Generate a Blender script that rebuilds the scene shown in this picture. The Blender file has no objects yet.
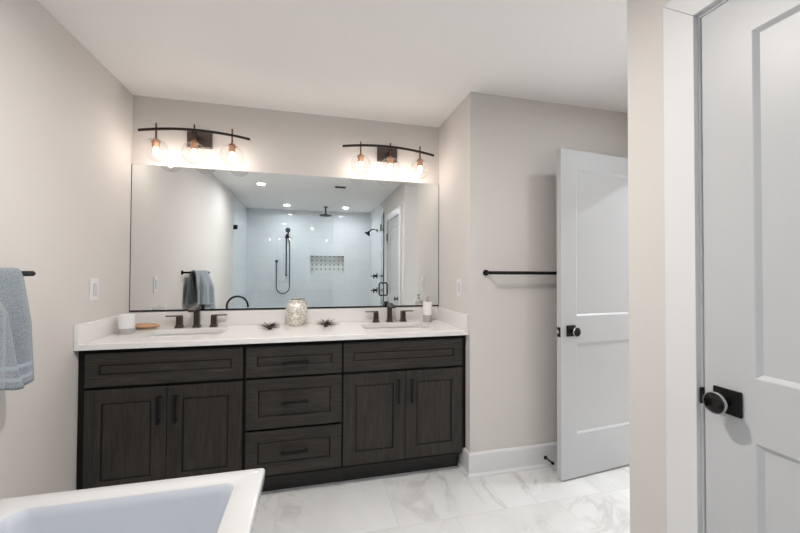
import bpy, bmesh, math, random
from mathutils import Vector, Matrix
random.seed(7)
PI = math.pi
C = bpy.context.scene.collection
S = bpy.context.scene

# ---------------------------------------------------------------- camera
def make_camera():
    yaw, pit, roll = map(math.radians, (13.785, .9145, .26))
    fw = Vector((math.sin(yaw)*math.cos(pit), math.cos(yaw)*math.cos(pit), math.sin(pit)))
    rt = Vector((math.cos(yaw), -math.sin(yaw), 0))
    up = rt.cross(fw)
    r2 = rt*math.cos(roll)+up*math.sin(roll)
    u2 = up*math.cos(roll)-rt*math.sin(roll)
    cd = bpy.data.cameras.new('camera'); cam = bpy.data.objects.new('camera', cd); C.objects.link(cam)
    cd.sensor_width = 36; cd.lens = 36*358.0/800; cd.clip_start = .02
    m = Matrix((r2, u2, -fw)).transposed().to_4x4(); m.translation = (0, -2.689, 1.282)
    cam.matrix_world = m
    S.camera = cam
make_camera()

# ---------------------------------------------------------------- world, exposure, lamp strengths
W = bpy.data.worlds.new('world'); S.world = W; W.use_nodes = True
W.node_tree.nodes['Background'].inputs[0].default_value = (.9, .95, 1, 1)
W.node_tree.nodes['Background'].inputs[1].default_value = 4.8
S.view_settings.view_transform = 'Standard'
S.view_settings.look = 'None'
S.view_settings.gamma = 1
S.view_settings.use_curve_mapping = False
S.view_settings.exposure = 1.93
BULB = 21.0          # emission of the vanity bulbs
SPOT_MAIN = 4.1      # recessed lamps over the bathroom floor, one mirrored, one added unseen
SPOT_SHOWER = 1.55    # recessed lamps in the shower
ADDED_HALL = 5.0  # added unseen lamp in the hall
ADDED_PASSAGE = 0.6  # added unseen lamp in the passage

# ---------------------------------------------------------------- materials
def mat(name, col, rough=.5, metal=0., bump=None, spec=.5, coat=0., emit=None):
    m = bpy.data.materials.new(name); m.use_nodes = True
    nt = m.node_tree; b = nt.nodes['Principled BSDF']
    b.inputs['Base Color'].default_value = (*col, 1)
    b.inputs['Roughness'].default_value = rough
    b.inputs['Metallic'].default_value = metal
    b.inputs['Specular IOR Level'].default_value = spec
    b.inputs['Coat Weight'].default_value = coat
    if emit:
        b.inputs['Emission Color'].default_value = (*emit[0], 1); b.inputs['Emission Strength'].default_value = emit[1]
    if bump:
        sc, st, det = bump
        tc = nt.nodes.new('ShaderNodeTexCoord'); n = nt.nodes.new('ShaderNodeTexNoise'); bp = nt.nodes.new('ShaderNodeBump')
        n.inputs['Scale'].default_value = sc; n.inputs['Detail'].default_value = det
        bp.inputs['Strength'].default_value = st; bp.inputs['Distance'].default_value = .002
        nt.links.new(tc.outputs['Object'], n.inputs['Vector']); nt.links.new(n.outputs['Fac'], bp.inputs['Height'])
        nt.links.new(bp.outputs['Normal'], b.inputs['Normal'])
    return m
def N(m, t, **kw):
    n = m.node_tree.nodes.new(t)
    for k, v in kw.items():
        if isinstance(v, tuple) and k == 'inp': pass
        setattr(n, k, v)
    return n
def L(m, a, b): m.node_tree.links.new(a, b)

def wood(name, axis):
    m = mat(name, (.04, .035, .03), .5, spec=.35)
    b = m.node_tree.nodes['Principled BSDF']
    tc = N(m, 'ShaderNodeTexCoord'); mp = N(m, 'ShaderNodeMapping')
    L(m, tc.outputs['Object'], mp.inputs['Vector'])
    s = [26, 26, 26]; s[axis] = 1.6; mp.inputs['Scale'].default_value = s
    n = N(m, 'ShaderNodeTexNoise'); n.inputs['Scale'].default_value = 1.6; n.inputs['Detail'].default_value = 6; n.inputs['Distortion'].default_value = 1.2
    n2 = N(m, 'ShaderNodeTexNoise'); n2.inputs['Scale'].default_value = 7; n2.inputs['Detail'].default_value = 3
    L(m, mp.outputs[0], n.inputs['Vector']); L(m, mp.outputs[0], n2.inputs['Vector'])
    mx = N(m, 'ShaderNodeMath', operation='MULTIPLY'); L(m, n.outputs['Fac'], mx.inputs[0]); L(m, n2.outputs['Fac'], mx.inputs[1])
    r = N(m, 'ShaderNodeValToRGB'); r.color_ramp.elements[0].position = .12; r.color_ramp.elements[1].position = .42
    r.color_ramp.elements[0].color = (.015, .0125, .0105, 1); r.color_ramp.elements[1].color = (.042, .035, .029, 1)
    L(m, mx.outputs[0], r.inputs['Fac']); L(m, r.outputs['Color'], b.inputs['Base Color'])
    bp = N(m, 'ShaderNodeBump'); bp.inputs['Strength'].default_value = .25; bp.inputs['Distance'].default_value = .001
    L(m, mx.outputs[0], bp.inputs['Height']); L(m, bp.outputs['Normal'], b.inputs['Normal'])
    return m

def marble():
    m = mat('marble_tile', (.8, .79, .77), .16)
    b = m.node_tree.nodes['Principled BSDF']
    tc = N(m, 'ShaderNodeTexCoord')
    br = N(m, 'ShaderNodeTexBrick'); mp = N(m, 'ShaderNodeMapping'); mp.inputs['Location'].default_value = (.1, .1, 0)
    mp.inputs['Location'].default_value = (-.13, -.30, 0)
    L(m, tc.outputs['Object'], mp.inputs['Vector']); L(m, mp.outputs[0], br.inputs['Vector'])
    br.inputs['Scale'].default_value = 1; br.inputs['Brick Width'].default_value = .61; br.inputs['Row Height'].default_value = .61
    br.inputs['Mortar Size'].default_value = .0022; br.inputs['Mortar Smooth'].default_value = .1; br.offset = .5
    br.inputs['Color1'].default_value = (0, 0, 0, 1); br.inputs['Color2'].default_value = (1, 1, 1, 1); br.inputs['Mortar'].default_value = (.5, .5, .5, 1)
    # each tile gets its own shift of the veining
    sh = N(m, 'ShaderNodeVectorMath', operation='SCALE'); sh.inputs['Scale'].default_value = 3.7
    L(m, br.outputs['Color'], sh.inputs[0])
    ad = N(m, 'ShaderNodeVectorMath', operation='ADD'); L(m, tc.outputs['Object'], ad.inputs[0]); L(m, sh.outputs[0], ad.inputs[1])
    def vein(scale, dist, width, rot):
        mp2 = N(m, 'ShaderNodeMapping'); mp2.inputs['Rotation'].default_value = (0, 0, rot); mp2.inputs['Scale'].default_value = (1, .55, 1)
        L(m, ad.outputs[0], mp2.inputs['Vector'])
        n = N(m, 'ShaderNodeTexNoise'); n.inputs['Scale'].default_value = scale; n.inputs['Detail'].default_value = 7
        n.inputs['Roughness'].default_value = .58; n.inputs['Distortion'].default_value = dist
        L(m, mp2.outputs[0], n.inputs['Vector'])
        s = N(m, 'ShaderNodeMath', operation='SUBTRACT'); s.inputs[1].default_value = .5; L(m, n.outputs['Fac'], s.inputs[0])
        a = N(m, 'ShaderNodeMath', operation='ABSOLUTE'); L(m, s.outputs[0], a.inputs[0])
        r = N(m, 'ShaderNodeMapRange'); r.inputs['From Min'].default_value = 0; r.inputs['From Max'].default_value = width
        r.inputs['To Min'].default_value = 1; r.inputs['To Max'].default_value = 0
        L(m, a.outputs[0], r.inputs['Value']); return r.outputs[0]
    v1 = vein(2.0, 1.1, .035, .7); v2 = vein(1.2, .6, .16, .9)
    blotch = N(m, 'ShaderNodeTexNoise'); blotch.inputs['Scale'].default_value = 2.2; L(m, ad.outputs[0], blotch.inputs['Vector'])
    g = N(m, 'ShaderNodeMapRange'); g.inputs['From Min'].default_value = .45; g.inputs['From Max'].default_value = .62
    L(m, blotch.outputs['Fac'], g.inputs['Value'])
    v1m = N(m, 'ShaderNodeMath', operation='MULTIPLY'); L(m, v1, v1m.inputs[0]); L(m, g.outputs[0], v1m.inputs[1])
    def mix(fac, a, bcol, k=1.):
        x = N(m, 'ShaderNodeMix', data_type='RGBA')
        kk = N(m, 'ShaderNodeMath', operation='MULTIPLY'); kk.inputs[1].default_value = k; L(m, fac, kk.inputs[0])
        L(m, kk.outputs[0], x.inputs['Factor'])
        if isinstance(a, tuple): x.inputs['A'].default_value = a
        else: L(m, a, x.inputs['A'])
        x.inputs['B'].default_value = bcol; return x.outputs['Result']
    c = mix(v2, (.74, .74, .74, 1), (.57, .56, .545, 1), .5)
    c = mix(v1m.outputs[0], c, (.42, .395, .37, 1), .5)
    c = mix(br.outputs['Fac'], c, (.56, .55, .53, 1), .45)
    L(m, c, b.inputs['Base Color'])
    return m

def tile(name, rot):
    m = mat(name, (.78, .80, .82), .04)
    b = m.node_tree.nodes['Principled BSDF']
    tc = N(m, 'ShaderNodeTexCoord'); mp = N(m, 'ShaderNodeMapping'); mp.inputs['Rotation'].default_value = rot
    L(m, tc.outputs['Object'], mp.inputs['Vector'])
    br = N(m, 'ShaderNodeTexBrick'); L(m, mp.outputs[0], br.inputs['Vector'])
    br.inputs['Scale'].default_value = 1; br.inputs['Brick Width'].default_value = .305; br.inputs['Row Height'].default_value = .102
    br.inputs['Mortar Size'].default_value = .0018
    br.inputs['Color1'].default_value = (.75, .775, .80, 1); br.inputs['Color2'].default_value = (.77, .795, .815, 1); br.inputs['Mortar'].default_value = (.67, .69, .71, 1)
    L(m, br.outputs['Color'], b.inputs['Base Color'])
    n = N(m, 'ShaderNodeTexNoise'); n.inputs['Scale'].default_value = 9; n.inputs['Detail'].default_value = 1
    L(m, tc.outputs['Object'], n.inputs['Vector'])
    bp = N(m, 'ShaderNodeBump'); bp.inputs['Strength'].default_value = .05; bp.inputs['Distance'].default_value = .01
    L(m, n.outputs['Fac'], bp.inputs['Height']); L(m, bp.outputs['Normal'], b.inputs['Normal'])
    return m

def mosaic():
    m = mat('mosaic_tile', (.7, .7, .7), .25)
    b = m.node_tree.nodes['Principled BSDF']
    tc = N(m, 'ShaderNodeTexCoord'); mp = N(m, 'ShaderNodeMapping'); mp.inputs['Rotation'].default_value = (PI/2, 0, 0); mp.inputs['Scale'].default_value = (12, 12, 12)
    L(m, tc.outputs['Object'], mp.inputs['Vector'])
    br = N(m, 'ShaderNodeTexBrick'); L(m, mp.outputs[0], br.inputs['Vector'])
    v = N(m, 'ShaderNodeTexVoronoi'); v.inputs['Scale'].default_value = 1; v.inputs['Randomness'].default_value = 0
    L(m, mp.outputs[0], v.inputs['Vector'])
    lt = N(m, 'ShaderNodeMath', operation='LESS_THAN'); lt.inputs[1].default_value = .24; L(m, v.outputs['Distance'], lt.inputs[0])
    x = N(m, 'ShaderNodeMix', data_type='RGBA'); x.inputs['A'].default_value = (.72, .73, .72, 1); x.inputs['B'].default_value = (.33, .33, .31, 1)
    L(m, lt.outputs[0], x.inputs['Factor']); L(m, x.outputs['Result'], b.inputs['Base Color'])
    return m

def clear_glass(name, tint, tr=.0, rough=0.):
    """thin clear glass: see-through with Fresnel reflection on top"""
    m = bpy.data.materials.new(name); m.use_nodes = True; nt = m.node_tree; nt.nodes.clear()
    o = nt.nodes.new('ShaderNodeOutputMaterial'); t = nt.nodes.new('ShaderNodeBsdfTransparent'); g = nt.nodes.new('ShaderNodeBsdfGlossy')
    mx = nt.nodes.new('ShaderNodeMixShader'); lw = nt.nodes.new('ShaderNodeLayerWeight')
    lw.inputs['Blend'].default_value = .5
    t.inputs[0].default_value = (*tint, 1); g.inputs['Roughness'].default_value = rough; g.inputs['Color'].default_value = (.9, .9, .9, 1)
    pw = nt.nodes.new('ShaderNodeMath'); pw.operation = 'POWER'; pw.inputs[1].default_value = 3.2; nt.links.new(lw.outputs['Facing'], pw.inputs[0])
    sc = nt.nodes.new('ShaderNodeMath'); sc.operation = 'MULTIPLY_ADD'; sc.inputs[1].default_value = .55+tr; sc.inputs[2].default_value = .035+tr*.3; nt.links.new(pw.outputs[0], sc.inputs[0])
    nt.links.new(sc.outputs[0], mx.inputs[0]); nt.links.new(t.outputs[0], mx.inputs[1]); nt.links.new(g.outputs[0], mx.inputs[2])
    nt.links.new(mx.outputs[0], o.inputs[0]); return m

def emission(name, col, s):
    m = bpy.data.materials.new(name); m.use_nodes = True; nt = m.node_tree; nt.nodes.clear()
    o = nt.nodes.new('ShaderNodeOutputMaterial'); e = nt.nodes.new('ShaderNodeEmission')
    e.inputs[0].default_value = (*col, 1); e.inputs[1].default_value = s
    nt.links.new(e.outputs[0], o.inputs[0]); return m

M = dict(
    wall=mat('greige_paint', (.64, .605, .575), .75, bump=(220, .05, 2)),
    ceil=mat('ceiling_paint', (.85, .83, .81), .8),
    trim=mat('white_trim_paint', (.71, .705, .71), .35),
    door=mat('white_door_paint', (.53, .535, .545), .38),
    quartz=mat('white_quartz', (.77, .745, .73), .22),
    wv=wood('dark_oak_upright', 2), wh=wood('dark_oak_level', 0),
    toe=mat('toe_kick_black', (.010, .009, .008), .5, bump=(60, .3, 3)),
    gap=mat('carcass_dark', (.007, .006, .005), .6, spec=.2),
    bronze=mat('oil_rubbed_bronze', (.075, .06, .05), .33, .85),
    black=mat('matte_black_metal', (.005, .005, .005), .5, 0., spec=.25),
    copper=mat('antique_copper', (.50, .27, .16), .35, .9),
    barblack=mat('dark_bronze_bar', (.03, .02, .017), .35, .6),
    chrome=mat('brushed_nickel', (.6, .58, .56), .25, 1.),
    china=mat('white_china', (.80, .80, .80), .12),
    tub=mat('white_acrylic', (.58, .575, .575), .16, coat=.3),
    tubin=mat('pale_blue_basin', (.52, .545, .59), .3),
    plastic=mat('white_plastic', (.74, .72, .72), .3),
    plasticgrey=mat('pale_grey_plastic', (.6, .58, .6), .3),
    mirror=mat('mirror_silver', (.86, .89, .89), 0., 1.),
    glassp=clear_glass('shower_glass', (.97, .99, .994)),
    globe=clear_glass('globe_glass', (.95, .945, .94), .14),
    bulb=emission('bulb_glow', (1, .90, .82), BULB),
    lens=emission('recessed_lens', (1, .97, .95), 5),
    marble=marble(),
    tileb=tile('white_wall_tile', (PI/2, 0, 0)), tiles=tile('white_side_tile', (PI/2, 0, PI/2)),
    mosaic=mosaic(),
    ventm=mat('grey_vent', (.10, .10, .10), .5),
    soapw=mat('white_soap_bottle', (.78, .76, .75), .3), soapg=mat('grey_speckled_band', (.42, .41, .41), .6, bump=(300, .3, 2)),
    frost=mat('white_frosted_glass', (.74, .73, .73), .18),
    brushw=mat('tan_wood', (.52, .30, .17), .45, bump=(40, .2, 3)), bristle=mat('pale_bristle', (.62, .52, .40), .8),
    leaf=mat('dusky_purple_leaf', (.045, .032, .034), .6), leaf2=mat('brown_grey_leaf', (.17, .13, .125), .6),
    carpet=mat('hall_floor', (.62, .60, .57), .9),
)
def mercury():
    m = mat('mercury_glass', (.7, .66, .58), .16, .35)
    b = m.node_tree.nodes['Principled BSDF']
    tc = N(m, 'ShaderNodeTexCoord'); v = N(m, 'ShaderNodeTexVoronoi'); v.inputs['Scale'].default_value = 62
    n = N(m, 'ShaderNodeTexNoise'); n.inputs['Scale'].default_value = 90; n.inputs['Detail'].default_value = 5
    L(m, tc.outputs['Object'], v.inputs['Vector']); L(m, tc.outputs['Object'], n.inputs['Vector'])
    r = N(m, 'ShaderNodeValToRGB'); e = r.color_ramp.elements
    e[0].position = .38; e[0].color = (.50, .45, .37, 1); e[1].position = .54; e[1].color = (.86, .83, .77, 1)
    L(m, n.outputs['Fac'], r.inputs['Fac']); L(m, r.outputs['Color'], b.inputs['Base Color'])
    bp = N(m, 'ShaderNodeBump'); bp.inputs['Strength'].default_value = .8; bp.inputs['Distance'].default_value = .004
    L(m, v.outputs['Distance'], bp.inputs['Height']); L(m, bp.outputs['Normal'], b.inputs['Normal'])
    return m
M['mercury'] = mercury()
def terry(name, c1, c2):
    m = mat(name, c1, .95, spec=.1)
    b = m.node_tree.nodes['Principled BSDF']; b.inputs['Sheen Weight'].default_value = .4
    tc = N(m, 'ShaderNodeTexCoord'); n = N(m, 'ShaderNodeTexNoise'); n.inputs['Scale'].default_value = 260; n.inputs['Detail'].default_value = 3
    L(m, tc.outputs['Object'], n.inputs['Vector'])
    r = N(m, 'ShaderNodeValToRGB'); e = r.color_ramp.elements; e[0].position = .35; e[1].position = .65
    e[0].color = (*c1, 1); e[1].color = (*c2, 1); L(m, n.outputs['Fac'], r.inputs['Fac']); L(m, r.outputs['Color'], b.inputs['Base Color'])
    bp = N(m, 'ShaderNodeBump'); bp.inputs['Strength'].default_value = .9; bp.inputs['Distance'].default_value = .004
    L(m, n.outputs['Fac'], bp.inputs['Height']); L(m, bp.outputs['Normal'], b.inputs['Normal'])
    return m
M['towel'] = terry('terry_blue_grey', (.16, .19, .215), (.29, .325, .355))
M['hem'] = mat('woven_hem', (.34, .385, .43), .8, bump=(400, .3, 1))

# ---------------------------------------------------------------- helpers
def obj(name, bm, material, parent=None, loc=None, smooth=False, bevel=0., seg=2):
    bmesh.ops.remove_doubles(bm, verts=bm.verts, dist=1e-6)
    bmesh.ops.recalc_face_normals(bm, faces=bm.faces)
    me = bpy.data.meshes.new(name); bm.to_mesh(me); bm.free()
    o = bpy.data.objects.new(name, me); C.objects.link(o)
    for mt in (material if isinstance(material, (list, tuple)) else [material]): me.materials.append(mt)
    if smooth:
        for p in me.polygons: p.use_smooth = True
    if bevel:
        b = o.modifiers.new('bevel', 'BEVEL'); b.width = bevel; b.segments = seg; b.limit_method = 'ANGLE'; b.angle_limit = .6
    if parent: o.parent = parent
    if loc: o.location = loc
    return o
def tag(o, label, cat, group=None, kind=None):
    o['label'] = label; o['category'] = cat
    if group: o['group'] = group
    if kind: o['kind'] = kind
    return o
def thing(name, label, cat, loc=(0, 0, 0), rz=0, group=None):
    o = bpy.data.objects.new(name, None); C.objects.link(o); o.location = loc; o.rotation_euler = (0, 0, rz)
    o.empty_display_size = .05
    return tag(o, label, cat, group)
def struct(name, bm, m, bevel=0.):
    o = obj(name, bm, m, bevel=bevel); o['kind'] = 'structure'; return o
def setlabel(o, label, cat):
    o['label'] = label; o['category'] = cat; return o
def box(bm, x0, x1, y0, y1, z0, z1, mi=0):
    v = [bm.verts.new((x, y, z)) for x in (x0, x1) for y in (y0, y1) for z in (z0, z1)]
    for f in ((0, 1, 3, 2), (4, 6, 7, 5), (0, 4, 5, 1), (2, 3, 7, 6), (0, 2, 6, 4), (1, 5, 7, 3)):
        bm.faces.new([v[i] for i in f]).material_index = mi
    return bm
def bx(*a): return box(bmesh.new(), *a)
def lathe(bm, prof, n=32, c=(0, 0, 0), axis='Z', cap=True, sx=1, sy=1):
    rings = []
    for r, h in prof:
        ring = []
        for i in range(n):
            a = 2*PI*i/n; p = (r*math.cos(a)*sx, r*math.sin(a)*sy, h)
            if axis == 'X': p = (p[2], p[0], p[1])
            elif axis == 'Y': p = (p[0], p[2], p[1])
            ring.append(bm.verts.new((p[0]+c[0], p[1]+c[1], p[2]+c[2])))
        rings.append(ring)
    for a, b in zip(rings, rings[1:]):
        for i in range(n): bm.faces.new((a[i], a[(i+1) % n], b[(i+1) % n], b[i]))
    if cap:
        for r in (rings[0], rings[-1]): bm.faces.new(r)
    return bm
def tube(bm, pts, r, n=12, cap=True):
    pts = [Vector(p) for p in pts]; rings = []; ref = None
    rs = r if isinstance(r, (list, tuple)) else [r]*len(pts)
    for i, p in enumerate(pts):
        d = (pts[min(i+1, len(pts)-1)]-pts[max(i-1, 0)]).normalized()
        if ref is None:
            ref = d.orthogonal().normalized()
        ref = (ref-d*ref.dot(d)).normalized(); q = d.cross(ref)
        rings.append([bm.verts.new(p+(ref*math.cos(2*PI*k/n)+q*math.sin(2*PI*k/n))*rs[i]) for k in range(n)])
    for a, b in zip(rings, rings[1:]):
        for k in range(n): bm.faces.new((a[k], a[(k+1) % n], b[(k+1) % n], b[k]))
    if cap:
        bm.faces.new(rings[0]); bm.faces.new(rings[-1])
    return bm
def slab_holes(bm, u, v, holes, w0, w1, axes='XYZ'):
    """plate spanning u x v with rectangular holes, thickness w0..w1; axes maps (u,v,w)"""
    us = sorted({u[0], u[1], *[h[0] for h in holes], *[h[1] for h in holes]})
    vs = sorted({v[0], v[1], *[h[2] for h in holes], *[h[3] for h in holes]})
    us = [a for a in us if u[0] <= a <= u[1]]; vs = [a for a in vs if v[0] <= a <= v[1]]
    def P(a, b, c):
        d = dict(zip(axes, (a, b, c))); return (d['X'], d['Y'], d['Z'])
    solid = lambda i, j: 0 <= i < len(us)-1 and 0 <= j < len(vs)-1 and not any(
        h[0] < (us[i]+us[i+1])/2 < h[1] and h[2] < (vs[j]+vs[j+1])/2 < h[3] for h in holes)
    def q(*ps): bm.faces.new([bm.verts.new(p) for p in ps])
    for i in range(len(us)-1):
        for j in range(len(vs)-1):
            if not solid(i, j): continue
            a, b, c, d = us[i], us[i+1], vs[j], vs[j+1]
            for w in (w0, w1): q(P(a, c, w), P(b, c, w), P(b, d, w), P(a, d, w))
            for di, dj, e in ((-1, 0, ((a, c), (a, d))), (1, 0, ((b, c), (b, d))), (0, -1, ((a, c), (b, c))), (0, 1, ((a, d), (b, d)))):
                if not solid(i+di, j+dj):
                    (p0, p1), (p2, p3) = e; q(P(p0, p1, w0), P(p2, p3, w0), P(p2, p3, w1), P(p0, p1, w1))
    bmesh.ops.remove_doubles(bm, verts=bm.verts, dist=1e-6)
    return bm
def panel_front(bm, x0, x1, z0, z1, yf, yb, panels, both=False):
    """upright board facing -Y (front yf, back yb > yf) with sunk panels [(x0,x1,z0,z1,[(inset,depth),..])]"""
    def q(ps, mi=0): bm.faces.new([bm.verts.new(p) for p in ps]).material_index = mi
    def face(y, s, deco):
        us = sorted({x0, x1, *[p[0] for p in deco], *[p[1] for p in deco]}); vs = sorted({z0, z1, *[p[2] for p in deco], *[p[3] for p in deco]})
        for a, b in zip(us, us[1:]):
            for c, d in zip(vs, vs[1:]):
                if any(p[0] < (a+b)/2 < p[1] and p[2] < (c+d)/2 < p[3] for p in deco): continue
                q([(a, y, c), (b, y, c), (b, y, d), (a, y, d)])
        for p in deco:
            pr = [(0, 0)] + list(p[4]); rs = []
            for ins, dep in [z[:2] for z in pr]:
                a, b, c, d = p[0]+ins, p[1]-ins, p[2]+ins, p[3]-ins; yy = y+s*dep
                rs.append([(a, yy, c), (b, yy, c), (b, yy, d), (a, yy, d)])
            for r1, r2, z in zip(rs, rs[1:], pr[1:]):
                for k in range(4): q([r1[k], r1[(k+1) % 4], r2[(k+1) % 4], r2[k]], 1 if len(z) > 2 else 0)
            q(rs[-1])
    face(yf, 1, panels); face(yb, -1, panels if both else [])
    us = sorted({x0, x1, *[p[0] for p in panels], *[p[1] for p in panels]}); vs = sorted({z0, z1, *[p[2] for p in panels], *[p[3] for p in panels]})
    q([(x0, yf, z0), (x0, yf, z1), (x0, yb, z1), (x0, yb, z0)]); q([(x1, yf, z0), (x1, yf, z1), (x1, yb, z1), (x1, yb, z0)])
    q([(x0, yf, z0), (x1, yf, z0), (x1, yb, z0), (x0, yb, z0)]); q([(x0, yf, z1), (x1, yf, z1), (x1, yb, z1), (x0, yb, z1)])
    bmesh.ops.remove_doubles(bm, verts=bm.verts, dist=1e-6)
    return bm
def copy_tree(o, parent=None):
    c = o.copy(); C.objects.link(c)
    if parent: c.parent = parent
    for ch in list(o.children): copy_tree(ch, c)
    return c
def arc(c, r, a0, a1, n, ax=(1, 0, 0), ay=(0, 0, 1)):
    c, ax, ay = Vector(c), Vector(ax), Vector(ay)
    return [c+ax*r*math.cos(a0+(a1-a0)*i/n)+ay*r*math.sin(a0+(a1-a0)*i/n) for i in range(n+1)]

# ---------------------------------------------------------------- dimensions (metres)
H = 2.44
XL, XS, YS = -1.153, .975, -.587     # left wall, side wall of the vanity niche, towel-bar wall
XR, YC = 1.113, -1.627               # wall with the closed door, its corner
YG, YE = -3.14, -4.32                # shower glass, tiled end wall
XH = 2.27                            # end of the passage

# ---------------------------------------------------------------- room shell
T = .12
struct('floor', bx(XL-T, XH+T, YE-T, T, -.08, 0), M['marble'])
struct('ceiling', bx(XL-T, XH+T, YE-T, T, H, H+.08), M['ceil'])
struct('wall_back', bx(XL-T, XS, 0, T, 0, H), M['wall'])
struct('wall_left', bx(XL-T, XL, YG, 0, 0, H), M['wall'])
struct('wall_alcove', bx(XS, XH+T, YS, T, 0, H), M['wall'])
D0, D1, DH = -1.856, -2.678, 2.056   # closed door opening
struct('wall_right', slab_holes(bmesh.new(), (YG, YC), (0, H), [(D1, D0, -.01, DH)], XR, XR+T, 'YZX'), M['wall'])
struct('wall_partition', bx(XR+T, XH, YC-T, YC, 0, H), M['wall'])
struct('wall_passage', slab_holes(bmesh.new(), (YC-T, YS), (0, H), [(-1.50, -.69, -.01, 2.056)], XH, XH+T, 'YZX'), M['wall'])
# the hall beyond the passage doorway, with an unseen window added for daylight
HF, HN, HW = .75, -2.6, 3.9
struct('floor_hall', bx(XH+T, HW, HN, HF, -.08, 0), M['carpet'])
struct('ceiling_hall', bx(XH+T, HW+T, HN-T, HF+T, H, H+.08), M['ceil'])
struct('wall_hall_far', slab_holes(bmesh.new(), (HN, HF), (0, H), [(-1.0, .4, .5, 2.15)], HW, HW+T, 'YZX'), M['wall'])
b = bmesh.new(); slab_holes(b, (-1.0, .4), (.5, 2.15), [(-.95, .35, .55, 1.30), (-.95, .35, 1.35, 2.10)], HW+.04, HW+.09, 'YZX')
w1 = struct('added_window_1', b, M['trim']); obj('pane', bx(HW+.06, HW+.064, -.95, .35, .55, 2.10), M['globe'], w1)  # added window out of view, lets sky light reach the bathroom
pl = bpy.data.lights.new('added_window_portal', 'AREA'); pl.shape = 'RECTANGLE'; pl.size = 1.65; pl.size_y = 1.4; pl.cycles.is_portal = True
po = bpy.data.objects.new('added_window_portal', pl); C.objects.link(po); po.location = (HW+.11, -.3, 1.325); po.rotation_euler = (0, PI/2, 0)
struct('wall_hall_side', bx(XH+T, HW, HF, HF+T, 0, H), M['wall'])
struct('wall_hall_inner', bx(XH, XH+T, T, HF+T, 0, H), M['wall'])
struct('wall_hall_near', bx(XH+T, HW, HN-T, HN, 0, H), M['wall'])
struct('wall_hall_closet', bx(XH, XH+T, HN-T, YC-T, 0, H), M['wall'])
# shower walls
NX0, NX1, NZ0, NZ1 = -.034, .595, 1.268, 1.586
we = struct('wall_shower', slab_holes(bmesh.new(), (XL, XR), (0, H), [(NX0, NX1, NZ0, NZ1)], YE-.09, YE, 'XZY'), M['tileb'])
nb = bmesh.new(); box(nb, NX0, NX1, YE-.09, YE-.088, NZ0, NZ1); obj('niche_back', nb, M['mosaic'], we)
nf = slab_holes(bmesh.new(), (NX0-.012, NX1+.012), (NZ0-.012, NZ1+.012), [(NX0, NX1, NZ0, NZ1)], YE, YE+.004, 'XZY')
obj('niche_trim', nf, M['trim'], we)
struct('wall_shower_left', bx(XL-T, XL, YE, YG, 0, H), M['tiles'])
struct('wall_shower_right', bx(XR, XR+T, YE, YG, 0, H), M['tiles'])
struct('trim_curb', bx(XL, XR, YG-.06, YG+.06, 0, .10), M['quartz'], bevel=.006)

# baseboards
def base_run(bm, p0, p1, nrm, h=.148, t=.014):
    """baseboard with a small shoe from p0 to p1 on a wall whose room side is nrm"""
    p0, p1, n = Vector((*p0, 0)), Vector((*p1, 0)), Vector((*nrm, 0))
    prof = [(0, 0), (t+.012, 0), (t+.011, .010), (t+.002, .02), (t, .022), (t, h-.012), (t-.005, h-.003), (t-.009, h), (0, h)]
    a = [bm.verts.new(p0+n*d+Vector((0, 0, z))) for d, z in prof]; b = [bm.verts.new(p1+n*d+Vector((0, 0, z))) for d, z in prof]
    k = len(prof)
    for i in range(k): bm.faces.new((a[i], a[(i+1) % k], b[(i+1) % k], b[i]))
    bm.faces.new(a); bm.faces.new(b)
    return bm
def base_corner(bm, a, c, e, n1, n2, h=.148, t=.014):
    prof = [(0, 0), (t+.012, 0), (t+.011, .010), (t+.002, .02), (t, .022), (t, h-.012), (t-.005, h-.003), (t-.009, h), (0, h)]
    rs = []
    for p, n in ((a, Vector((*n1, 0))), (c, Vector((n1[0]+n2[0], n1[1]+n2[1], 0))), (e, Vector((*n2, 0)))):
        rs.append([bm.verts.new(Vector((*p, 0))+n*d+Vector((0, 0, z))) for d, z in prof])
    k = len(prof)
    for r, q in zip(rs, rs[1:]):
        for i in range(k): bm.faces.new((r[i], r[(i+1) % k], q[(i+1) % k], q[i]))
    bm.faces.new(rs[0]); bm.faces.new(rs[-1])
    return bm
struct('baseboard_alcove', base_corner(bmesh.new(), (XS, -.448), (XS, YS), (XH, YS), (-1, 0), (0, -1)), M['trim'])
struct('baseboard_right', base_run(bmesh.new(), (XR, YC), (XR, D0+.078), (-1, 0)), M['trim'])
struct('baseboard_right_rear', base_run(bmesh.new(), (XR, D1-.078), (XR, YG+.07), (-1, 0)), M['trim'])
struct('baseboard_partition', base_run(bmesh.new(), (XR-.014, YC), (XH, YC), (0, 1)), M['trim'])
struct('baseboard_left', base_run(bmesh.new(), (XL, -.56), (XL, YG+.07), (1, 0)), M['trim'])

# door casings
def casing(bm, axis_x, sgn, a0, a1, top, w=.097, t=.018):
    """flat casing on a wall at x=axis_x; room side is sgn; opening a0>a1 in y"""
    x0, x1 = sorted((axis_x, axis_x+sgn*t))
    def prism(pts):
        A = [bm.verts.new((x0, y, z)) for y, z in pts]; B = [bm.verts.new((x1, y, z)) for y, z in pts]; k = len(pts)
        for i in range(k): bm.faces.new((A[i], A[(i+1) % k], B[(i+1) % k], B[i]))
        bm.faces.new(A); bm.faces.new(B)
    g = .0006
    prism([(a0, 0), (a0+w, 0), (a0+w, top+w-g), (a0, top-g)]); prism([(a1, 0), (a1-w, 0), (a1-w, top+w-g), (a1, top-g)])
    prism([(a0, top), (a0+w, top+w), (a1-w, top+w), (a1, top)])
    return bm
struct('trim_1', casing(bmesh.new(), XR, -1, D0-.017, D1+.017, DH-.006, w=.094), M['trim'], bevel=.0015)
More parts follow.
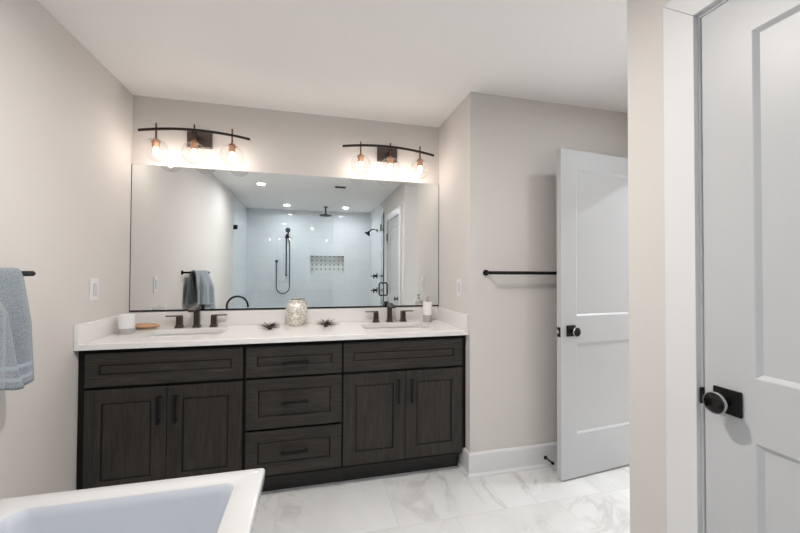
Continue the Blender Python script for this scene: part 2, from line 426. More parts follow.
jb = bmesh.new(); box(jb, XR, XR+T, D0-.022, D0, 0, DH); box(jb, XR, XR+T, D1, D1+.022, 0, DH); box(jb, XR, XR+T, D1+.022, D0-.022, DH-.014, DH)
j1 = struct('trim_2', jb, M['trim'])
struct('trim_3', casing(bmesh.new(), XH, -1, -.712, -1.48, 2.056, w=.09), M['trim'], bevel=.0015)

# ---------------------------------------------------------------- doors
PROF = [(.003, .0015), (.010, .007), (.0125, .009)]
def knob_set(parent, x, z, y0, sgn, label=None):
    """square rose and flattened round knob on the face y0 of a door, sticking out towards sgn"""
    b = bmesh.new(); box(b, x-.0345, x+.0345, min(y0, y0+sgn*.009), max(y0, y0+sgn*.009), z-.0345, z+.0345)
    r = obj('rose_plate', b, M['black'], parent, bevel=.003)
    b = bmesh.new()
    prof = [(.0125, 0), (.0125, .004), (.010, .008), (.010, .020), (.013, .026), (.022, .031), (.0275, .037), (.0285, .043), (.027, .048), (.020, .0525), (.008, .0545), (.001, .055)]
    lathe(b, [(a, (h+.008)*sgn) for a, h in prof], 32, (x, y0, z), 'Y')
    k = obj('door_knob', b, M['knobm'], parent, smooth=True)
    b = bmesh.new(); lathe(b, [(a, (h+.008)*sgn) for a, h in [(.0135, .0258), (.0222, .0305), (.0278, .0355), (.0292, .040), (.0294, .0445), (.0276, .0470)]], 32, (x, y0, z), 'Y', cap=False)  # nickel ring stands in for the white door reflected in the polished knob
    rm = obj('knob_reflection', b, M['chrome'], k, smooth=True); rm['label'] = 'bright ring standing for the reflection on the black knob edge'
    return r, k
M['knobm'] = mat('polished_black_knob', (.012, .011, .011), .12, .5)
def door_leaf(name, w, h, label, cat='door'):
    """leaf in local axes: hinge edge at x=0, runs to x=w, front face y=0, back y=.035"""
    st = .123
    b = panel_front(bmesh.new(), 0, w, 0, h, 0, .035, [(st, w-st, 1.000, h-.118, PROF), (st, w-st, .265, .834, PROF)], both=True)
    o = obj(name, b, M['door']); o['kind'] = 'structure'; o['label'] = label; o['category'] = cat
    return o
# open door standing against the towel-bar wall: hinge (2.239,-.700), latch edge (1.483,-.781)
d1 = door_leaf('door_1', .76, 2.047, 'white two-panel door standing open in front of the black towel rail')
d1.location = (2.247, -.700-.0, .010)
d1.rotation_euler = (0, 0, math.radians(6.1))
for v in d1.data.vertices: v.co.x = -v.co.x
knob_set(d1, -.76+.074, .913, 0, -1); knob_set(d1, -.76+.074, .913, .035, 1)
b = bmesh.new(); box(b, -.7615, -.7598, .005, .030, .875, .935); lp = obj('latch_plate', b, M['black'], d1)
b = bmesh.new(); box(b, -.772, -.7615, .010, .024, .897, .915); obj('latch_bolt', b, M['chrome'], d1)
for z in (.22, 1.0, 1.8):
    b = bmesh.new(); lathe(b, [(.007, z-.05), (.007, z+.05)], 10, (.002, .041, 0)); obj('hinge', b, M['black'], d1)
# closed door in the right wall
d2 = door_leaf('door_2', .765, 2.03, 'closed white two-panel door at the right edge with black knob')
d2.location = (XR+.003, D0-.0255, .010)
d2.rotation_euler = (0, 0, -PI/2)     # local +x runs to world -y; local -y faces world -x
knob_set(d2, .061, .921, 0, -1)
for z in (.22, 1.03, 1.80):
    b = bmesh.new(); lathe(b, [(.0075, z-.055), (.0075, z+.055)], 10, (.768, -.016, 0)); obj('hinge', b, M['black'], d2)
b = bmesh.new(); box(b, XR-.010, XR+.020, D0-.0238, D0-.0195, .903, .950)
obj('strike_plate', b, M['black'], j1, bevel=.004)

# ---------------------------------------------------------------- vanity cabinets
YF, YB = -.54, -.521     # face of fronts, face of carcass
FP = [(.003, .0008), (.014, .0022), (.0165, .0075, 1), (.0205, .0080, 1), (.0225, .0070)]
def front(name, x0, x1, z0, z1, parent, grain, st=.055):
    b = panel_front(bmesh.new(), x0, x1, z0, z1, YF, YB, [(x0+st, x1-st, z0+st, z1-st, FP)])
    return obj(name, b, [M[grain], M['gap']], parent, bevel=.003)
def pull(parent, x, z, ln, vert):
    b = bmesh.new(); h = ln/2
    if vert:
        box(b, x-.007, x+.007, YF-.034, YF-.022, z-h, z+h)
        for s in (-1, 1): box(b, x-.0045, x+.0045, YF-.026, YF, z+s*(h-.014)-.005, z+s*(h-.014)+.005)
    else:
        box(b, x-h, x+h, YF-.034, YF-.022, z-.007, z+.007)
        for s in (-1, 1): box(b, x+s*(h-.014)-.005, x+s*(h-.014)+.005, YF-.026, YF, z-.0045, z+.0045)
    return obj('handle', b, M['black'], parent, bevel=.0015)
ZT = .880
def carcass(parent, x0, x1):
    b = bmesh.new()
    t = .018
    box(b, x0, x0+t, YB+.0005, -.004, .115, ZT); box(b, x1-t, x1, YB+.0005, -.004, .115, ZT)
    box(b, x0+t, x1-t, YB+.0005, -.004, .115, .133); box(b, x0+t, x1-t, -.022, -.004, .133, ZT)
    # face frame rails behind the fronts
    box(b, x0+t, x1-t, YB+.0005, YB+.02, .133, .165); box(b, x0+t, x1-t, YB+.0005, YB+.02, ZT-.04, ZT); box(b, x0+t, x1-t, YB+.0005, YB+.02, .655, .69)
    obj('carcass', b, M['gap'], parent)
    b = bx(x0, x1, -.455, -.447, 0, .115); obj('toe_kick', b, M['toe'], parent)
def sink_cabinet(x0, x1, f0, f1, label):
    t = thing('sink_cabinet', label, 'vanity cabinet', ((x0+x1)/2, -.27, 0), 0, None)
    tmp = []
    carcass(t, x0, x1)
    front('false_drawer_front', f0, f1, .688, .858, t, 'wh', .045)
    m = (f0+f1)/2
    a = front('cabinet_door', f0, m-.002, .135, .672, t, 'wv', .058); pull(a, m-(.033 if x0 < 0 else .047), .556, .15, True)
    c = front('cabinet_door', m+.002, f1, .135, .672, t, 'wv', .058); pull(c, m+(.045 if x0 < 0 else .036), .556, .15, True)
    return t
def recenter(t):
    off = Vector(t.location)
    for ch in t.children: ch.location = ch.location-off
cl = sink_cabinet(-1.125, -.3625, -1.115, -.371, 'dark oak double-door sink cabinet on the left, partly behind the bathtub')
b = bx(XL+.001, -1.1255, -.5205, -.50, 0, ZT); obj('filler_strip', b, M['gap'], cl)
cr = sink_cabinet(.1805, .947, .187, .943, 'dark oak double-door sink cabinet on the right, beside the white baseboard')
b = bx(.9475, XS-.001, -.5205, -.50, .15, ZT); obj('filler_strip', b, M['gap'], cr)
cm = thing('drawer_cabinet', 'dark oak cabinet with three stacked drawers in the middle of the vanity', 'vanity cabinet', ((-.3625+.1805)/2, -.27, 0))
carcass(cm, -.362, .180)
for z0, z1, st, zz in ((.688, .857, .043, .772), (.397, .674, .050, .543), (.135, .383, .050, .262)):
    d = front('drawer', -.353, .175, z0, z1, cm, 'wh', st); pull(d, -.089, zz, .150, False)
for t in (cl, cr, cm): recenter(t)

# ---------------------------------------------------------------- countertop, sinks
CT, CB, CY = .912, .881, -.563
sinks = [(-.962, -.528, -.405, -.135), (.335, .775, -.405, -.135)]
ct = obj('countertop', slab_holes(bmesh.new(), (XL+.0005, XS-.0005), (CY, -.0005), sinks, CB, CT), M['quartz'], bevel=.003)
tag(ct, 'white quartz vanity countertop spanning the three dark cabinets', 'countertop')
obj('backsplash', bx(XL+.0005, XS-.0005, -.020, -.0005, CT, 1.012), M['quartz'], ct, bevel=.002)
obj('side_splash', bx(XL+.0005, XL+.0205, CY+.001, -.0205, CT, 1.012), M['quartz'], ct, bevel=.002)
obj('side_splash', bx(XS-.0205, XS-.0005, CY+.001, -.0205, CT, 1.012), M['quartz'], ct, bevel=.002)
def sink(h, label):
    x0, x1, y0, y1 = h[0]-.006, h[1]+.006, h[2]-.006, h[3]+.006
    cx, cy = (x0+x1)/2, (y0+y1)/2
    t = thing('undermount_sink', label, 'sink', (cx, cy, CB-.14), 0, None)
    b = bmesh.new(); w, d = (x1-x0)/2, (y1-y0)/2
    def ring(sw, sd, z, r):
        pts = []
        for sx, sy, a0 in ((1, 1, 0), (-1, 1, PI/2), (-1, -1, PI), (1, -1, 1.5*PI)):
            for k in range(6):
                a = a0+k/5*PI/2; pts.append(b.verts.new((sx*(sw-r)+r*math.cos(a), sy*(sd-r)+r*math.sin(a), z)))
        return pts
    rs = [ring(w+.012, d+.012, .1385, .02), ring(w, d, .1385, .02), ring(w-.002, d-.002, .05, .03), ring(w-.02, d-.02, .012, .04), ring(w-.06, d-.06, 0, .04), ring(.02, .02, -.004, .0199)]
    for p, q in zip(rs, rs[1:]):
        for k in range(24): b.faces.new((p[k], p[(k+1) % 24], q[(k+1) % 24], q[k]))
    b.faces.new(rs[-1])
    o = obj('basin', b, M['china'], t, smooth=True)
    so = o.modifiers.new('thickness', 'SOLIDIFY'); so.thickness = .008; so.offset = -1
    b = bmesh.new(); lathe(b, [(.001, .002), (.018, .002), (.022, 0), (.022, -.003)], 24, (0, 0, 0), cap=False); obj('drain', b, M['bronze'], t, smooth=True)
    return t
sink(sinks[0], 'white rectangular sink under the left bronze faucet, by the tumbler')
sink(sinks[1], 'white rectangular sink under the right bronze faucet, by the soap dispenser')

# ---------------------------------------------------------------- faucets
def faucet(label, loc):
    t = thing('faucet', label, 'faucet', loc)
    b = bmesh.new()
    def frus(bm, x, y, a0, b0, z0, a1, b1, z1):
        lo = [bm.verts.new((x+sx*a0, y+sy*b0, z0)) for sx, sy in ((-1, -1), (1, -1), (1, 1), (-1, 1))]
        hi = [bm.verts.new((x+sx*a1, y+sy*b1, z1)) for sx, sy in ((-1, -1), (1, -1), (1, 1), (-1, 1))]
        for k in range(4): bm.faces.new((lo[k], lo[(k+1) % 4], hi[(k+1) % 4], hi[k]))
        bm.faces.new(lo); bm.faces.new(hi)
    frus(b, 0, 0, .025, .025, 0, .024, .024, .006); frus(b, 0, 0, .022, .022, .006, .0165, .0165, .02); frus(b, 0, 0, .0165, .0165, .02, .0155, .0155, .135)
    obj('post', b, M['bronze'], t, bevel=.0015)
    b = bmesh.new()  # open-trough style flat spout reaching over the basin
    pr = [(.0165, .135), (.0165, .118), (-.02, .118), (-.115, .112), (-.125, .112), (-.125, .126), (-.02, .142), (.0165, .142)]
    lo = [b.verts.new((-.018, y, z)) for y, z in pr]; hi = [b.verts.new((.018, y, z)) for y, z in pr]
    for k in range(8): b.faces.new((lo[k], lo[(k+1) % 8], hi[(k+1) % 8], hi[k]))
    b.faces.new(lo); b.faces.new(hi)
    obj('spout', b, M['bronze'], t, bevel=.002)
    for s in (-1, 1):
        b = bmesh.new(); x = s*.103
        frus(b, x, 0, .024, .024, 0, .023, .023, .005); frus(b, x, 0, .022, .022, .005, .017, .017, .022); frus(b, x, 0, .017, .017, .022, .0165, .0165, .074)
        h = obj('valve_body', b, M['bronze'], t, bevel=.0015)
        b = bmesh.new(); x0, x1 = sorted((x-s*.016, x+s*.080)); box(b, x0, x1, -.011, .011, .0745, .0815); obj('lever', b, M['bronze'], h, bevel=.002)
    return t
faucet('bronze widespread faucet behind the left sink, between tumbler and air plant', (-.737, -.066, CT))
faucet('bronze widespread faucet behind the right sink, next to the soap dispenser', (.564, -.070, CT))

# ---------------------------------------------------------------- mirror
mr = thing('wall_mirror', 'wide frameless wall mirror over the double vanity', 'mirror', (-.09, -.004, 1.02))
o = obj('mirror_glass', bx(XL+.004-(-.09), XS-.004+.09, -.003, .0035, .006, .963), [M['mirror']], mr)
b = bmesh.new(); a0, a1 = XL+.001+.09, XS-.001+.09
box(b, a0, a1, -.006, .0035, -.004, .0055); obj('bottom_channel', b, M['black'], mr)
for x0, x1 in ((a0, a0+.0025), (a1-.0025, a1)):
    obj('edge_seal', bx(x0, x1, -.0045, .0035, .006, .963), M['barblack'], mr)

# ---------------------------------------------------------------- vanity lights
def vanity_light(label, loc, left, tilt, drops):
    t = thing('vanity_light', label, 'wall light', loc, 0, None)
    obj('back_plate', bx(-.0775, .0775, -.022, -.0005, -.055, .055), M['plate'], t, bevel=.003)
    b = bmesh.new(); box(b, -.012, .012, -.124, -.022, .004, .020); obj('support_arm', b, M['barblack'], t)
    # shallow arched bar
    b = bmesh.new(); n = 20; prev = None
    for i in range(n+1):
        u = -1+2*i/n; x = u*(.337 if u > 0 else left); z = .022-(.030 if u > 0 else .032)*u*u-tilt*u
        r = [b.verts.new((x, y, z+dz)) for y, dz in ((-.137, -.007), (-.123, -.007), (-.123, .007), (-.137, .007))]
        if prev:
            for k in range(4): b.faces.new((prev[k], prev[(k+1) % 4], r[(k+1) % 4], r[k]))
        else: b.faces.new(r)
        prev = r
    b.faces.new(prev); obj('arched_bar', b, M['barblack'], t, bevel=.001)
    for x in (-.218, 0, .227):
        first = len(t.children)
        b = bmesh.new(); lathe(b, [(.0055, -.055), (.0055, .050), (.004, .052)], 12, (x, -.13, 0))
        if x == 0:
            for v in b.verts: v.co.z += .006
        sm = obj('stem', b, M['stemb'], t, smooth=False)
        b = bmesh.new(); lathe(b, [(.007, -.045), (.016, -.05), (.0235, -.060), (.025, -.066), (.025, -.070), (.020, -.072), (.020, -.105), (.017, -.106), (.017, -.074), (.002, -.072)], 24, (x, -.13, 0), cap=False)
        so = obj('socket', b, M['copper'], t, smooth=True)
        b = bmesh.new(); R = .073; zc = -.128
        prof = [(R*math.sin(a), zc-R*math.cos(a)) for a in [PI*k/24 for k in range(0, 22)]]
        prof[0] = (.0008, zc-R); prof += [(.0265, -.062)]
        lathe(b, prof, 36, (x, -.13, 0), cap=False); obj('glass_globe', b, M['globe'], t, smooth=True)
        b = bmesh.new(); lathe(b, [(.0005, -.160), (.006, -.158), (.0115, -.151), (.0145, -.142), (.0150, -.134), (.0135, -.124), (.0105, -.112), (.010, -.107)], 20, (x, -.13, 0))
        obj('light_bulb', b, M['bulb'], t, smooth=True)
        for ch in list(t.children)[first:]: ch.location.z -= drops[0 if x < 0 else 1 if x == 0 else 2]
    return t
M['stemb'] = mat('dark_copper_stem', (.16, .085, .055), .35, .9)
M['plate'] = mat('dark_nickel_plate', (.14, .11, .10), .30, .9)
vanity_light('three-globe vanity light on an arched bar, left, above the left sink', (-.749, 0, 2.176), .318, 0, (.008, 0, 0))
vanity_light('three-globe vanity light on an arched bar, right, above the right sink', (.551, 0, 2.181), .348, .007, (.004, .002, .006))

# ---------------------------------------------------------------- wall plates, rails, door stop
def wall_plate(label, x, y, s):
    t = thing('light_switch', label, 'light switch', (x, y, 1.181))
    x0, x1 = sorted((0, s*.006)); obj('cover_plate', bx(x0, x1, -.037, .037, -.060, .060), M['plastic'], t, bevel=.002)
    x0, x1 = sorted((s*.006, s*.0095)); obj('rocker', bx(x0, x1, -.0165, .0165, -.034, .034), M['plasticgrey'], t, bevel=.001)
wall_plate('white rocker switch on the left wall between the towel and the mirror', XL, -.401, 1)
wall_plate('white rocker switch on the side wall right of the mirror', XS, -.420, -1)

def towel_bar(label, p, q, wall_n):
    """p,q end points of the rail; wall_n vector from rail to wall"""
    t = thing('towel_bar', label, 'towel bar', p)
    p, q, n = Vector(p), Vector(q), Vector(wall_n); d = (q-p).normalized()
    b = bmesh.new(); tube(b, [d*-.012, q-p+d*.012], .0105, 14); obj('rail', b, M['black'], t, smooth=False, bevel=.003)
    for e in (Vector(), q-p):
        b = bmesh.new(); tube(b, [e, e+n*.86], .0085, 12); tube(b, [e+n*.86, e+n*.86+n.normalized()*(n.length*.14-.0003)], .019, 20); obj('post', b, M['black'], t)
    return t
towel_bar('black towel bar on the grey wall behind the open door', (1.082, YS-.065, 1.281), (1.68, YS-.065, 1.281), (0, .065, 0))
towel_bar('black towel bar on the left wall holding the blue-grey towel', (-1.083, -.962, 1.270), (-1.083, -1.57, 1.270), (-.07, 0, 0))

t = thing('door_stop', 'small black door stop on the baseboard beside the open door', 'door stop', (1.508, YS-.0145, .062))
b = bmesh.new(); lathe(b, [(.013, 0), (.013, -.004), (.005, -.007), (.005, -.068)], 16, (0, 0, 0), 'Y'); obj('rod', b, M['black'], t)
b = bmesh.new(); lathe(b, [(.009, -.066), (.010, -.07), (.009, -.080), (.004, -.082)], 16, (0, 0, 0), 'Y'); obj('rubber_tip', b, M['black'], t)

# ---------------------------------------------------------------- towel
def towel():
    b = bmesh.new(); nu, nv = 120, 60
    zb, xb, R = 1.270, -1.083, .018
    grid = []
    for j in range(nv+1):
        row = []
        v = j/nv            # 0 back hem .. 1 front hem
        for i in range(nu+1):
            u = i/nu
            if v < .40:   # back flap
                s = (.40-v)/.40; side = -1; drop = s*.30
            elif v > .50:
                s = (v-.50)/.50; side = 1; drop = s*.390
            else: s = 0; side = 0; drop = 0
            spread = 1+.22*s
            uc = u-.5
            # near part of the cloth (u -> 1) leans outward and hangs a little lower
            y = -1.25+ -uc*.42*spread - (.03*s if side > 0 else 0)
            fold = math.sin(u*PI*2*2.6+.6)*.6+math.sin(u*PI*2*1.1+2.0)*.5
            fold2 = math.sin(u*PI*2*5.5)*.25
            amp = .014*min(1, s*2.2)+.003
            if side == 0:
                a = PI*(1-(v-.40)/.10); x = xb+math.cos(a)*R; z = zb+math.sin(a)*R+.0015*fold
            else:
                x = xb+side*R + side*(max(0, fold+fold2*.7+.6)*amp*(1.0 if side > 0 else .55)) + side*.006*s
                z = zb-drop
                if side > 0: z += .035*uc*s*1.0 - .012*math.sin(u*9)*s
                if side > 0:
                    uf = .36-.24*s
                    x += .042*min(1, s*3)/(1+math.exp(-(u-uf)*70)); y += .012*min(1, s*3)/(1+math.exp(-(u-uf)*70))
                if side < 0: x = max(x, XL+.008)
            y += .010*math.sin(u*PI*2*2.6+2.2)*s
            row.append(b.verts.new((x, y, z)))
        grid.append(row)
    for j in range(nv):
        for i in range(nu):
            f = b.faces.new((grid[j][i], grid[j][i+1], grid[j+1][i+1], grid[j+1][i]))
            v = (j+.5)/nv
            f.material_index = 1 if (.905 < v < .925 or .945 < v < .965) else 0
    o = obj('hand_towel', b, [M['towel'], M['hem']], smooth=True)
    m = o.modifiers.new('thickness', 'SOLIDIFY'); m.thickness = .007; m.offset = 0
    return tag(o, 'blue-grey terry hand towel draped over the left wall towel bar', 'towel')
towel()

# ---------------------------------------------------------------- things on the counter
t = thing('tumbler', 'white frosted tumbler with a grey base at the left end of the counter', 'tumbler', (-1.063, -.242, CT))
b = bmesh.new(); lathe(b, [(.001, 0), (.040, 0), (.042, .003), (.042, .034)], 36, cap=False); obj('grey_base', b, M['soapg'], t, smooth=True)
b = bmesh.new(); lathe(b, [(.042, .034), (.0425, .110), (.0415, .113), (.040, .110), (.039, .040), (.001, .036)], 36, cap=False); obj('cup', b, M['frost'], t, smooth=True)

t = thing('hand_brush', 'tan wooden oval brush lying behind the tumbler', 'brush', (-1.030, -.098, CT))
b = bmesh.new(); lathe(b, [(.001, .012), (.06, .012), (.085, .016), (.090, .023), (.084, .031), (.055, .037), (.001, .039)], 36, cap=False, sy=.42); obj('brush_back', b, M['brushw'], t, smooth=True)
b = bmesh.new()
for i in range(-7, 8):
    for j in range(-2, 3):
        if (i/7.5)**2+(j/2.4)**2 < 1: lathe(b, [(.0032, 0), (.0022, .014)], 6, (i*.0098, j*.011, 0))
obj('bristles', b, M['bristle'], t)

t = thing('soap_dispenser', 'white soap dispenser with grey base and nickel pump by the right faucet', 'soap dispenser', (.843, -.122, CT))
b = bmesh.new(); lathe(b, [(.001, 0), (.033, 0), (.0345, .003), (.0345, .052)], 36, cap=False); obj('grey_base', b, M['soapg'], t, smooth=True)
b = bmesh.new(); lathe(b, [(.0345, .052), (.0345, .142), (.031, .148), (.016, .150), (.001, .150)], 36, cap=False); obj('bottle', b, M['soapw'], t, smooth=True)
b = bmesh.new(); lathe(b, [(.015, .150), (.015, .160), (.006, .163), (.006, .178), (.011, .180), (.011, .190), (.001, .192)], 24, cap=False)
tube(b, [(0, 0, .185), (0, -.022, .186), (0, -.032, .181)], .0042, 10); obj('pump', b, M['chrome'], t, smooth=True)

t = obj('mercury_glass_vase', lathe(bmesh.new(), [(.001, 0.0000), (.040, 0.0000), (.046, 0.0056), (.060, 0.0370), (.071, 0.0786), (.073, 0.1064), (.069, 0.1341), (.058, 0.1526), (.051, 0.1591), (.051, 0.1665), (.055, 0.1702), (.051, 0.1702), (.047, 0.1646), (.047, 0.1573), (.062, 0.1341), (.067, 0.1018), (.056, 0.0416), (.040, 0.0093), (.001, 0.0074)], 40, cap=False), M['mercury'], loc=(-.103, -.105, CT), smooth=True)
tag(t, 'mottled silvery mercury-glass vase at the middle of the counter', 'vase')

def air_plant(label, loc, seed, w=1.0):
    rnd = random.Random(seed); t = thing('air_plant', label, 'plant', loc)
    for nm, cnt, mt, lo, hi, ln in (('outer_leaves', 30, 'leaf2', .05, .55, .092), ('inner_leaves', 40, 'leaf', .35, 1.3, .066)):
        b = bmesh.new()
        for k in range(cnt):
            a = 2*PI*k/cnt+rnd.uniform(-.2, .2); e = rnd.uniform(lo, hi); l = ln*rnd.uniform(.7, 1.1)*w
            pts = []; 
            for q in range(6):
                s = q/5; rr = l*s*math.cos(e*(1-.3*s)); zz = .007+l*s*math.sin(e)*(1-.28*s)
                pts.append((rr*math.cos(a), rr*math.sin(a), zz))
            tube(b, pts, [.0024, .0022, .0018, .0014, .0009, .0003], 5)
        obj(nm, b, M[mt], t, smooth=True)
    b = bmesh.new(); lathe(b, [(.001, 0), (.012, 0), (.016, .008), (.010, .018), (.001, .02)], 12, cap=False); obj('rosette_core', b, M['leaf'], t, smooth=True)
    return t
air_plant('spiky dark air plant on the counter left of the vase', (-.262, -.245, CT), 3, .93)
air_plant('spiky dark air plant on the counter right of the vase', (.095, -.205, CT), 11, 1.04)

# ---------------------------------------------------------------- bathtub and its filler
def bathtub():
    x0, x1, y0, y1 = -.932, -.157, -2.83, -1.313; cx, cy = (x0+x1)/2, (y0+y1)/2; w, d = (x1-x0)/2, (y1-y0)/2
    b = bmesh.new(); n = 8
    def ring(sw, sd, z, r, dy=0):
        pts = []
        for sx, sy, a0 in ((1, 1, 0), (-1, 1, PI/2), (-1, -1, PI), (1, -1, 1.5*PI)):
            for k in range(n):
                a = a0+k/(n-1)*PI/2; pts.append(b.verts.new((sx*(sw-r)+r*math.cos(a), sy*(sd-r)+r*math.sin(a)+dy, z)))
        return pts
    rs = [ring(w-.12, d-.16, 0, .06), ring(w-.11, d-.15, .01, .07), ring(w-.05, d-.06, .40, .05), ring(w-.028, d-.030, .535, .03),
          ring(w-.003, d-.003, .541, .014), ring(w, d, .546, .013), ring(w, d, .573, .012), ring(w-.003, d-.003, .579, .012), ring(w-.006, d-.006, .580, .011),
          ring(w-.084, d-.070, .5795, .035), ring(w-.088, d-.074, .576, .037), ring(w-.094, d-.082, .545, .045),
          ring(w-.12, d-.15, .25, .09), ring(w-.15, d-.20, .165, .11), ring(w-.21, d-.30, .150, .12), ring(w-.33, d-.5, .147, .05)]
    m = 4*n
    for ri, (p, q) in enumerate(zip(rs, rs[1:])):
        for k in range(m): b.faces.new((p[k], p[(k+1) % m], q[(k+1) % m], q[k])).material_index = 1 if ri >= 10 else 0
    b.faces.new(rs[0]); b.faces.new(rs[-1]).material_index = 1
    t = thing('bathtub', 'white rectangular freestanding bathtub with a flat rim in front of the vanity', 'bathtub', (cx, cy, 0))
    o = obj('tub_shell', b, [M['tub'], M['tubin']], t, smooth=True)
    try:
        o.data.set_sharp_from_angle(angle=math.radians(50))
    except Exception: pass
    b = bmesh.new(); lathe(b, [(.001, .152), (.026, .152), (.030, .148)], 24, (0, 0, 0), cap=False); obj('drain', b, M['black'], t, smooth=True)
    b = bmesh.new(); lathe(b, [(.008, .5805), (.008, .5815), (.001, .582)], 16, (w-.03, d-.028, 0), cap=False)
    obj('rim_highlight', b, M['china'], t, smooth=True)  # small pale disc put on the rim corner as a painted highlight
bathtub()
t = thing('tub_filler', 'black floor-standing tub filler with arched spout, seen in the mirror', 'tub filler', (-1.045, -2.25, 0))
b = bmesh.new(); lathe(b, [(.045, 0), (.045, .008), (.018, .012), (.014, .03)], 24); obj('floor_flange', b, M['black'], t)
b = bmesh.new(); pts = [(0, 0, .01), (0, 0, .5), (0, 0, .82)]+[tuple(p) for p in arc((.125, 0, .84), .125, PI, .12, 18)]+[(.252, 0, .825)]
tube(b, pts, .0125, 14); obj('riser_spout', b, M['black'], t, smooth=True)
b = bmesh.new(); box(b, -.02, .02, -.09, .09, .60, .635); tube(b, [(0, -.07, .62), (.05, -.07, .64)], .006, 8); tube(b, [(0, .07, .62), (.05, .07, .64)], .006, 8)
obj('mixer', b, M['black'], t, bevel=.003)
b = bmesh.new(); tube(b, [(.03, -.10, .60), (.03, -.10, .80)], .011, 12); tube(b, [(0, -.09, .62), (.03, -.10, .62)], .008, 8); obj('hand_spray', b, M['black'], t)

# ---------------------------------------------------------------- shower
gt = thing('shower_glass_panel', 'fixed clear glass shower panel reflected in the mirror', 'shower glass', (-.416, YG, .10))
obj('glass_pane', bx(XL+.416+.003, .321+.416, -.005, .005, .002, 2.055), M['glassp'], gt)
for z in (1.85, .25):
    obj('wall_clamp', bx(XL+.416, XL+.416+.055, -.014, .014, z-.032, z+.032), M['black'], gt, bevel=.003)
# swing door, opened out towards the vanity; hinge on the right wall at the curb
gd = thing('shower_glass_door', 'clear glass shower door swung open along the right wall, in the mirror', 'shower door', (1.085, YG+.075, .115), math.radians(97.3))
obj('glass_pane', bx(0, .70, -.005, .005, 0, 2.04), M['glassp'], gd)
b = bx(.7002, .7030, -.006, .006, 0, 2.04); obj('edge_seal', b, M['black'], gd)
for z in (.2, 1.9):
    obj('hinge', bx(-.012, .05, -.013, .013, z-.04, z+.04), M['black'], gd, bevel=.003)
b = bmesh.new()
for s in (-1, 1):
    y0 = s*.006; pts = [(.62, y0, .83), (.62, s*.045, .83)]+[(.62, s*.055, .84), (.62, s*.058, .86), (.62, s*.058, .98), (.62, s*.055, 1.0), (.62, s*.045, 1.01), (.62, y0, 1.01)]
    tube(b, pts, .0105, 10)
obj('handle', b, M['black'], gd, smooth=True)

t = thing('rain_shower_head', 'black rain shower head hanging from the shower ceiling, in the mirror', 'shower head', (.226, -3.82, H))
b = bmesh.new(); lathe(b, [(.035, -.0005), (.035, -.010), (.012, -.014), (.012, -.12), (.02, -.13)], 20); obj('ceiling_arm', b, M['black'], t)
b = bmesh.new(); lathe(b, [(.02, -.128), (.045, -.135), (.105, -.148), (.105, -.160), (.001, -.160)], 32, cap=False); obj('spray_disc', b, M['black'], t)

t = thing('wall_shower_head', 'black wall-mounted shower head on the right shower wall, in the mirror', 'shower head', (XR, -3.55, 2.015))
b = bmesh.new(); lathe(b, [(.03, -.0005), (.03, -.008), (.012, -.011)], 20, (0, 0, 0), 'X')
tube(b, [(0, 0, 0), (-.06, 0, .02), (-.11, 0, .012), (-.145, 0, -.025)], .011, 12); obj('arm', b, M['black'], t)
b = bmesh.new(); lathe(b, [(.014, .02), (.02, 0), (.055, -.035), (.055, -.045), (.001, -.046)], 24, cap=False)
bmesh.ops.rotate(b, verts=b.verts, matrix=Matrix.Rotation(math.radians(35), 3, 'Y')); bmesh.ops.translate(b, verts=b.verts, vec=(-.155, 0, -.035)); obj('spray_head', b, M['black'], t)
def valve(label, z):
    t = thing('shower_valve', label, 'shower valve', (XR, -3.55, z))
    b = bmesh.new(); lathe(b, [(.05, -.0005), (.05, -.008), (.02, -.011), (.02, -.05)], 28, (0, 0, 0), 'X'); obj('trim_plate', b, M['black'], t)
    b = bmesh.new(); box(b, -.068, -.05, -.012, .012, -.05, .03); box(b, -.11, -.05, -.008, .008, -.012, .004); obj('lever', b, M['black'], t, bevel=.003)
valve('upper black shower valve on the right shower wall, in the mirror', 1.215)
valve('lower black shower valve on the right shower wall, in the mirror', .965)

t = thing('hand_shower', 'black slide-bar hand shower on the tiled end wall, in the mirror', 'hand shower', (-.468, YE, 1.2))
b = bmesh.new(); tube(b, [(0, .055, 0), (0, .055, .78)], .011, 12)
for z in (.02, .76): tube(b, [(0, .0005, z), (0, .055, z)], .016, 14)
obj('slide_bar', b, M['black'], t)
b = bmesh.new(); tube(b, [(.01, .06, .73), (.035, .09, .80), (.03, .12, .85)], [.014, .013, .016], 12)
lathe(b, [(.02, .0), (.045, .02), (.045, .035), (.001, .036)], 22, (.03, .11, .845), 'Y', cap=False); box(b, -.025, .03, .04, .075, .70, .74); obj('spray_handset', b, M['black'], t)
b = bmesh.new()
hp = [(.035, .10, .78), (.055, .09, .6), (.06, .08, .3), (.062, .07, .1), (.06, .06, -.12)]+[(-.055+.115*math.cos(a), .05, -.20-.12*math.sin(a)) for a in [PI*k/14 for k in range(15)]]+[(-.172, .045, -.1), (-.172, .045, .1), (-.172, .045, .24), (-.172, .025, .27)]
tube(b, hp, .0085, 8); obj('hose', b, M['black'], t, smooth=True)
b = bmesh.new(); lathe(b, [(.026, .0005), (.026, .02), (.014, .024), (.014, .04)], 18, (-.172, 0, .275), 'Y'); obj('hose_outlet', b, M['black'], t)

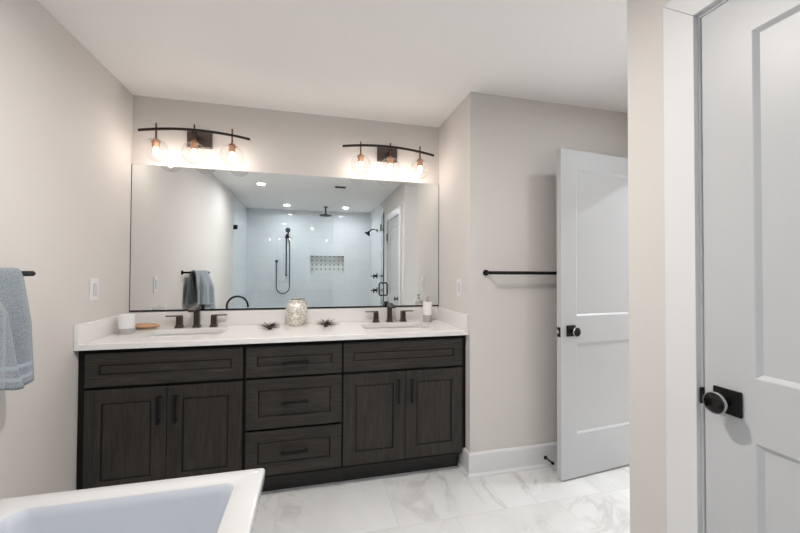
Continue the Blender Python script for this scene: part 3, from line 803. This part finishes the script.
# ---------------------------------------------------------------- recessed lamps (some added unseen), vent
def downlight(label, x, y, power, col, r=.048):
    t = thing('recessed_light', label, 'ceiling light', (x, y, H))
    b = bmesh.new(); lathe(b, [(r, -.001), (r+.022, -.001), (r+.022, -.004), (r, -.006)], 32, cap=False); b.faces.ensure_lookup_table()
    obj('trim_ring', b, M['trim'], t, smooth=False)
    b = bmesh.new(); lathe(b, [(.0005, -.0022), (r, -.0022)], 32, cap=False); obj('lens', b, M['lens'], t)
    ld = bpy.data.lights.new('lamp', 'AREA'); ld.shape = 'DISK'; ld.size = 2*r; ld.energy = power; ld.color = col; ld.spread = math.radians(172)
    lo = bpy.data.objects.new('lamp', ld); C.objects.link(lo); lo.parent = t; lo.location = (0, 0, -.008)
    return t
WARM, COOL, NEUT = (1, .95, .90), (.92, .97, 1), (.95, .97, 1)
downlight('recessed ceiling light over the bathtub, nearest the left wall in the mirror', -.661, -2.318, SPOT_MAIN*.5, NEUT)
downlight('unseen recessed ceiling light added above the middle of the floor, right of the tub', .0, -1.50, SPOT_MAIN*1.5, WARM)  # added lamp out of view, brightens floor and walls
downlight('unseen recessed light added in the passage ceiling behind the right wall', 1.75, -1.25, ADDED_PASSAGE, COOL)  # added lamp out of view, lifts the open door
downlight('left recessed light in the shower ceiling, in the mirror', -.435, -3.82, SPOT_SHOWER, COOL)
downlight('right recessed light in the shower ceiling, in the mirror', .575, -3.80, SPOT_SHOWER, COOL)
downlight('unseen recessed light added in the hall beyond the passage', 3.1, -1.1, ADDED_HALL, COOL)  # added lamp out of view, brightens the hall
t = thing('ceiling_vent', 'small dark slotted ceiling vent reflected at the top of the mirror', 'vent', (.364, -2.241, H))
b = bmesh.new(); box(b, -.075, .075, -.04, .04, -.008, -.0005); obj('vent_frame', b, M['ventm'], t, bevel=.002)
b = bmesh.new()
for k in range(5): box(b, -.066, .066, -.034+k*.0145, -.026+k*.0145, -.011, -.008)
obj('louvres', b, M['black'], t)

# repeats share a group
GROUPS = dict(sink_cabinet='sink cabinets of the vanity', undermount_sink='sinks in the countertop', faucet='faucets on the countertop', vanity_light='vanity lights above the mirror',
    light_switch='wall switches', towel_bar='black towel bars', air_plant='air plants on the countertop', shower_valve='valves on the shower wall', recessed_light='recessed ceiling lights')
for o in list(C.objects):
    if o.parent is None and o.name.split('.')[0] in GROUPS: o['group'] = GROUPS[o.name.split('.')[0]]
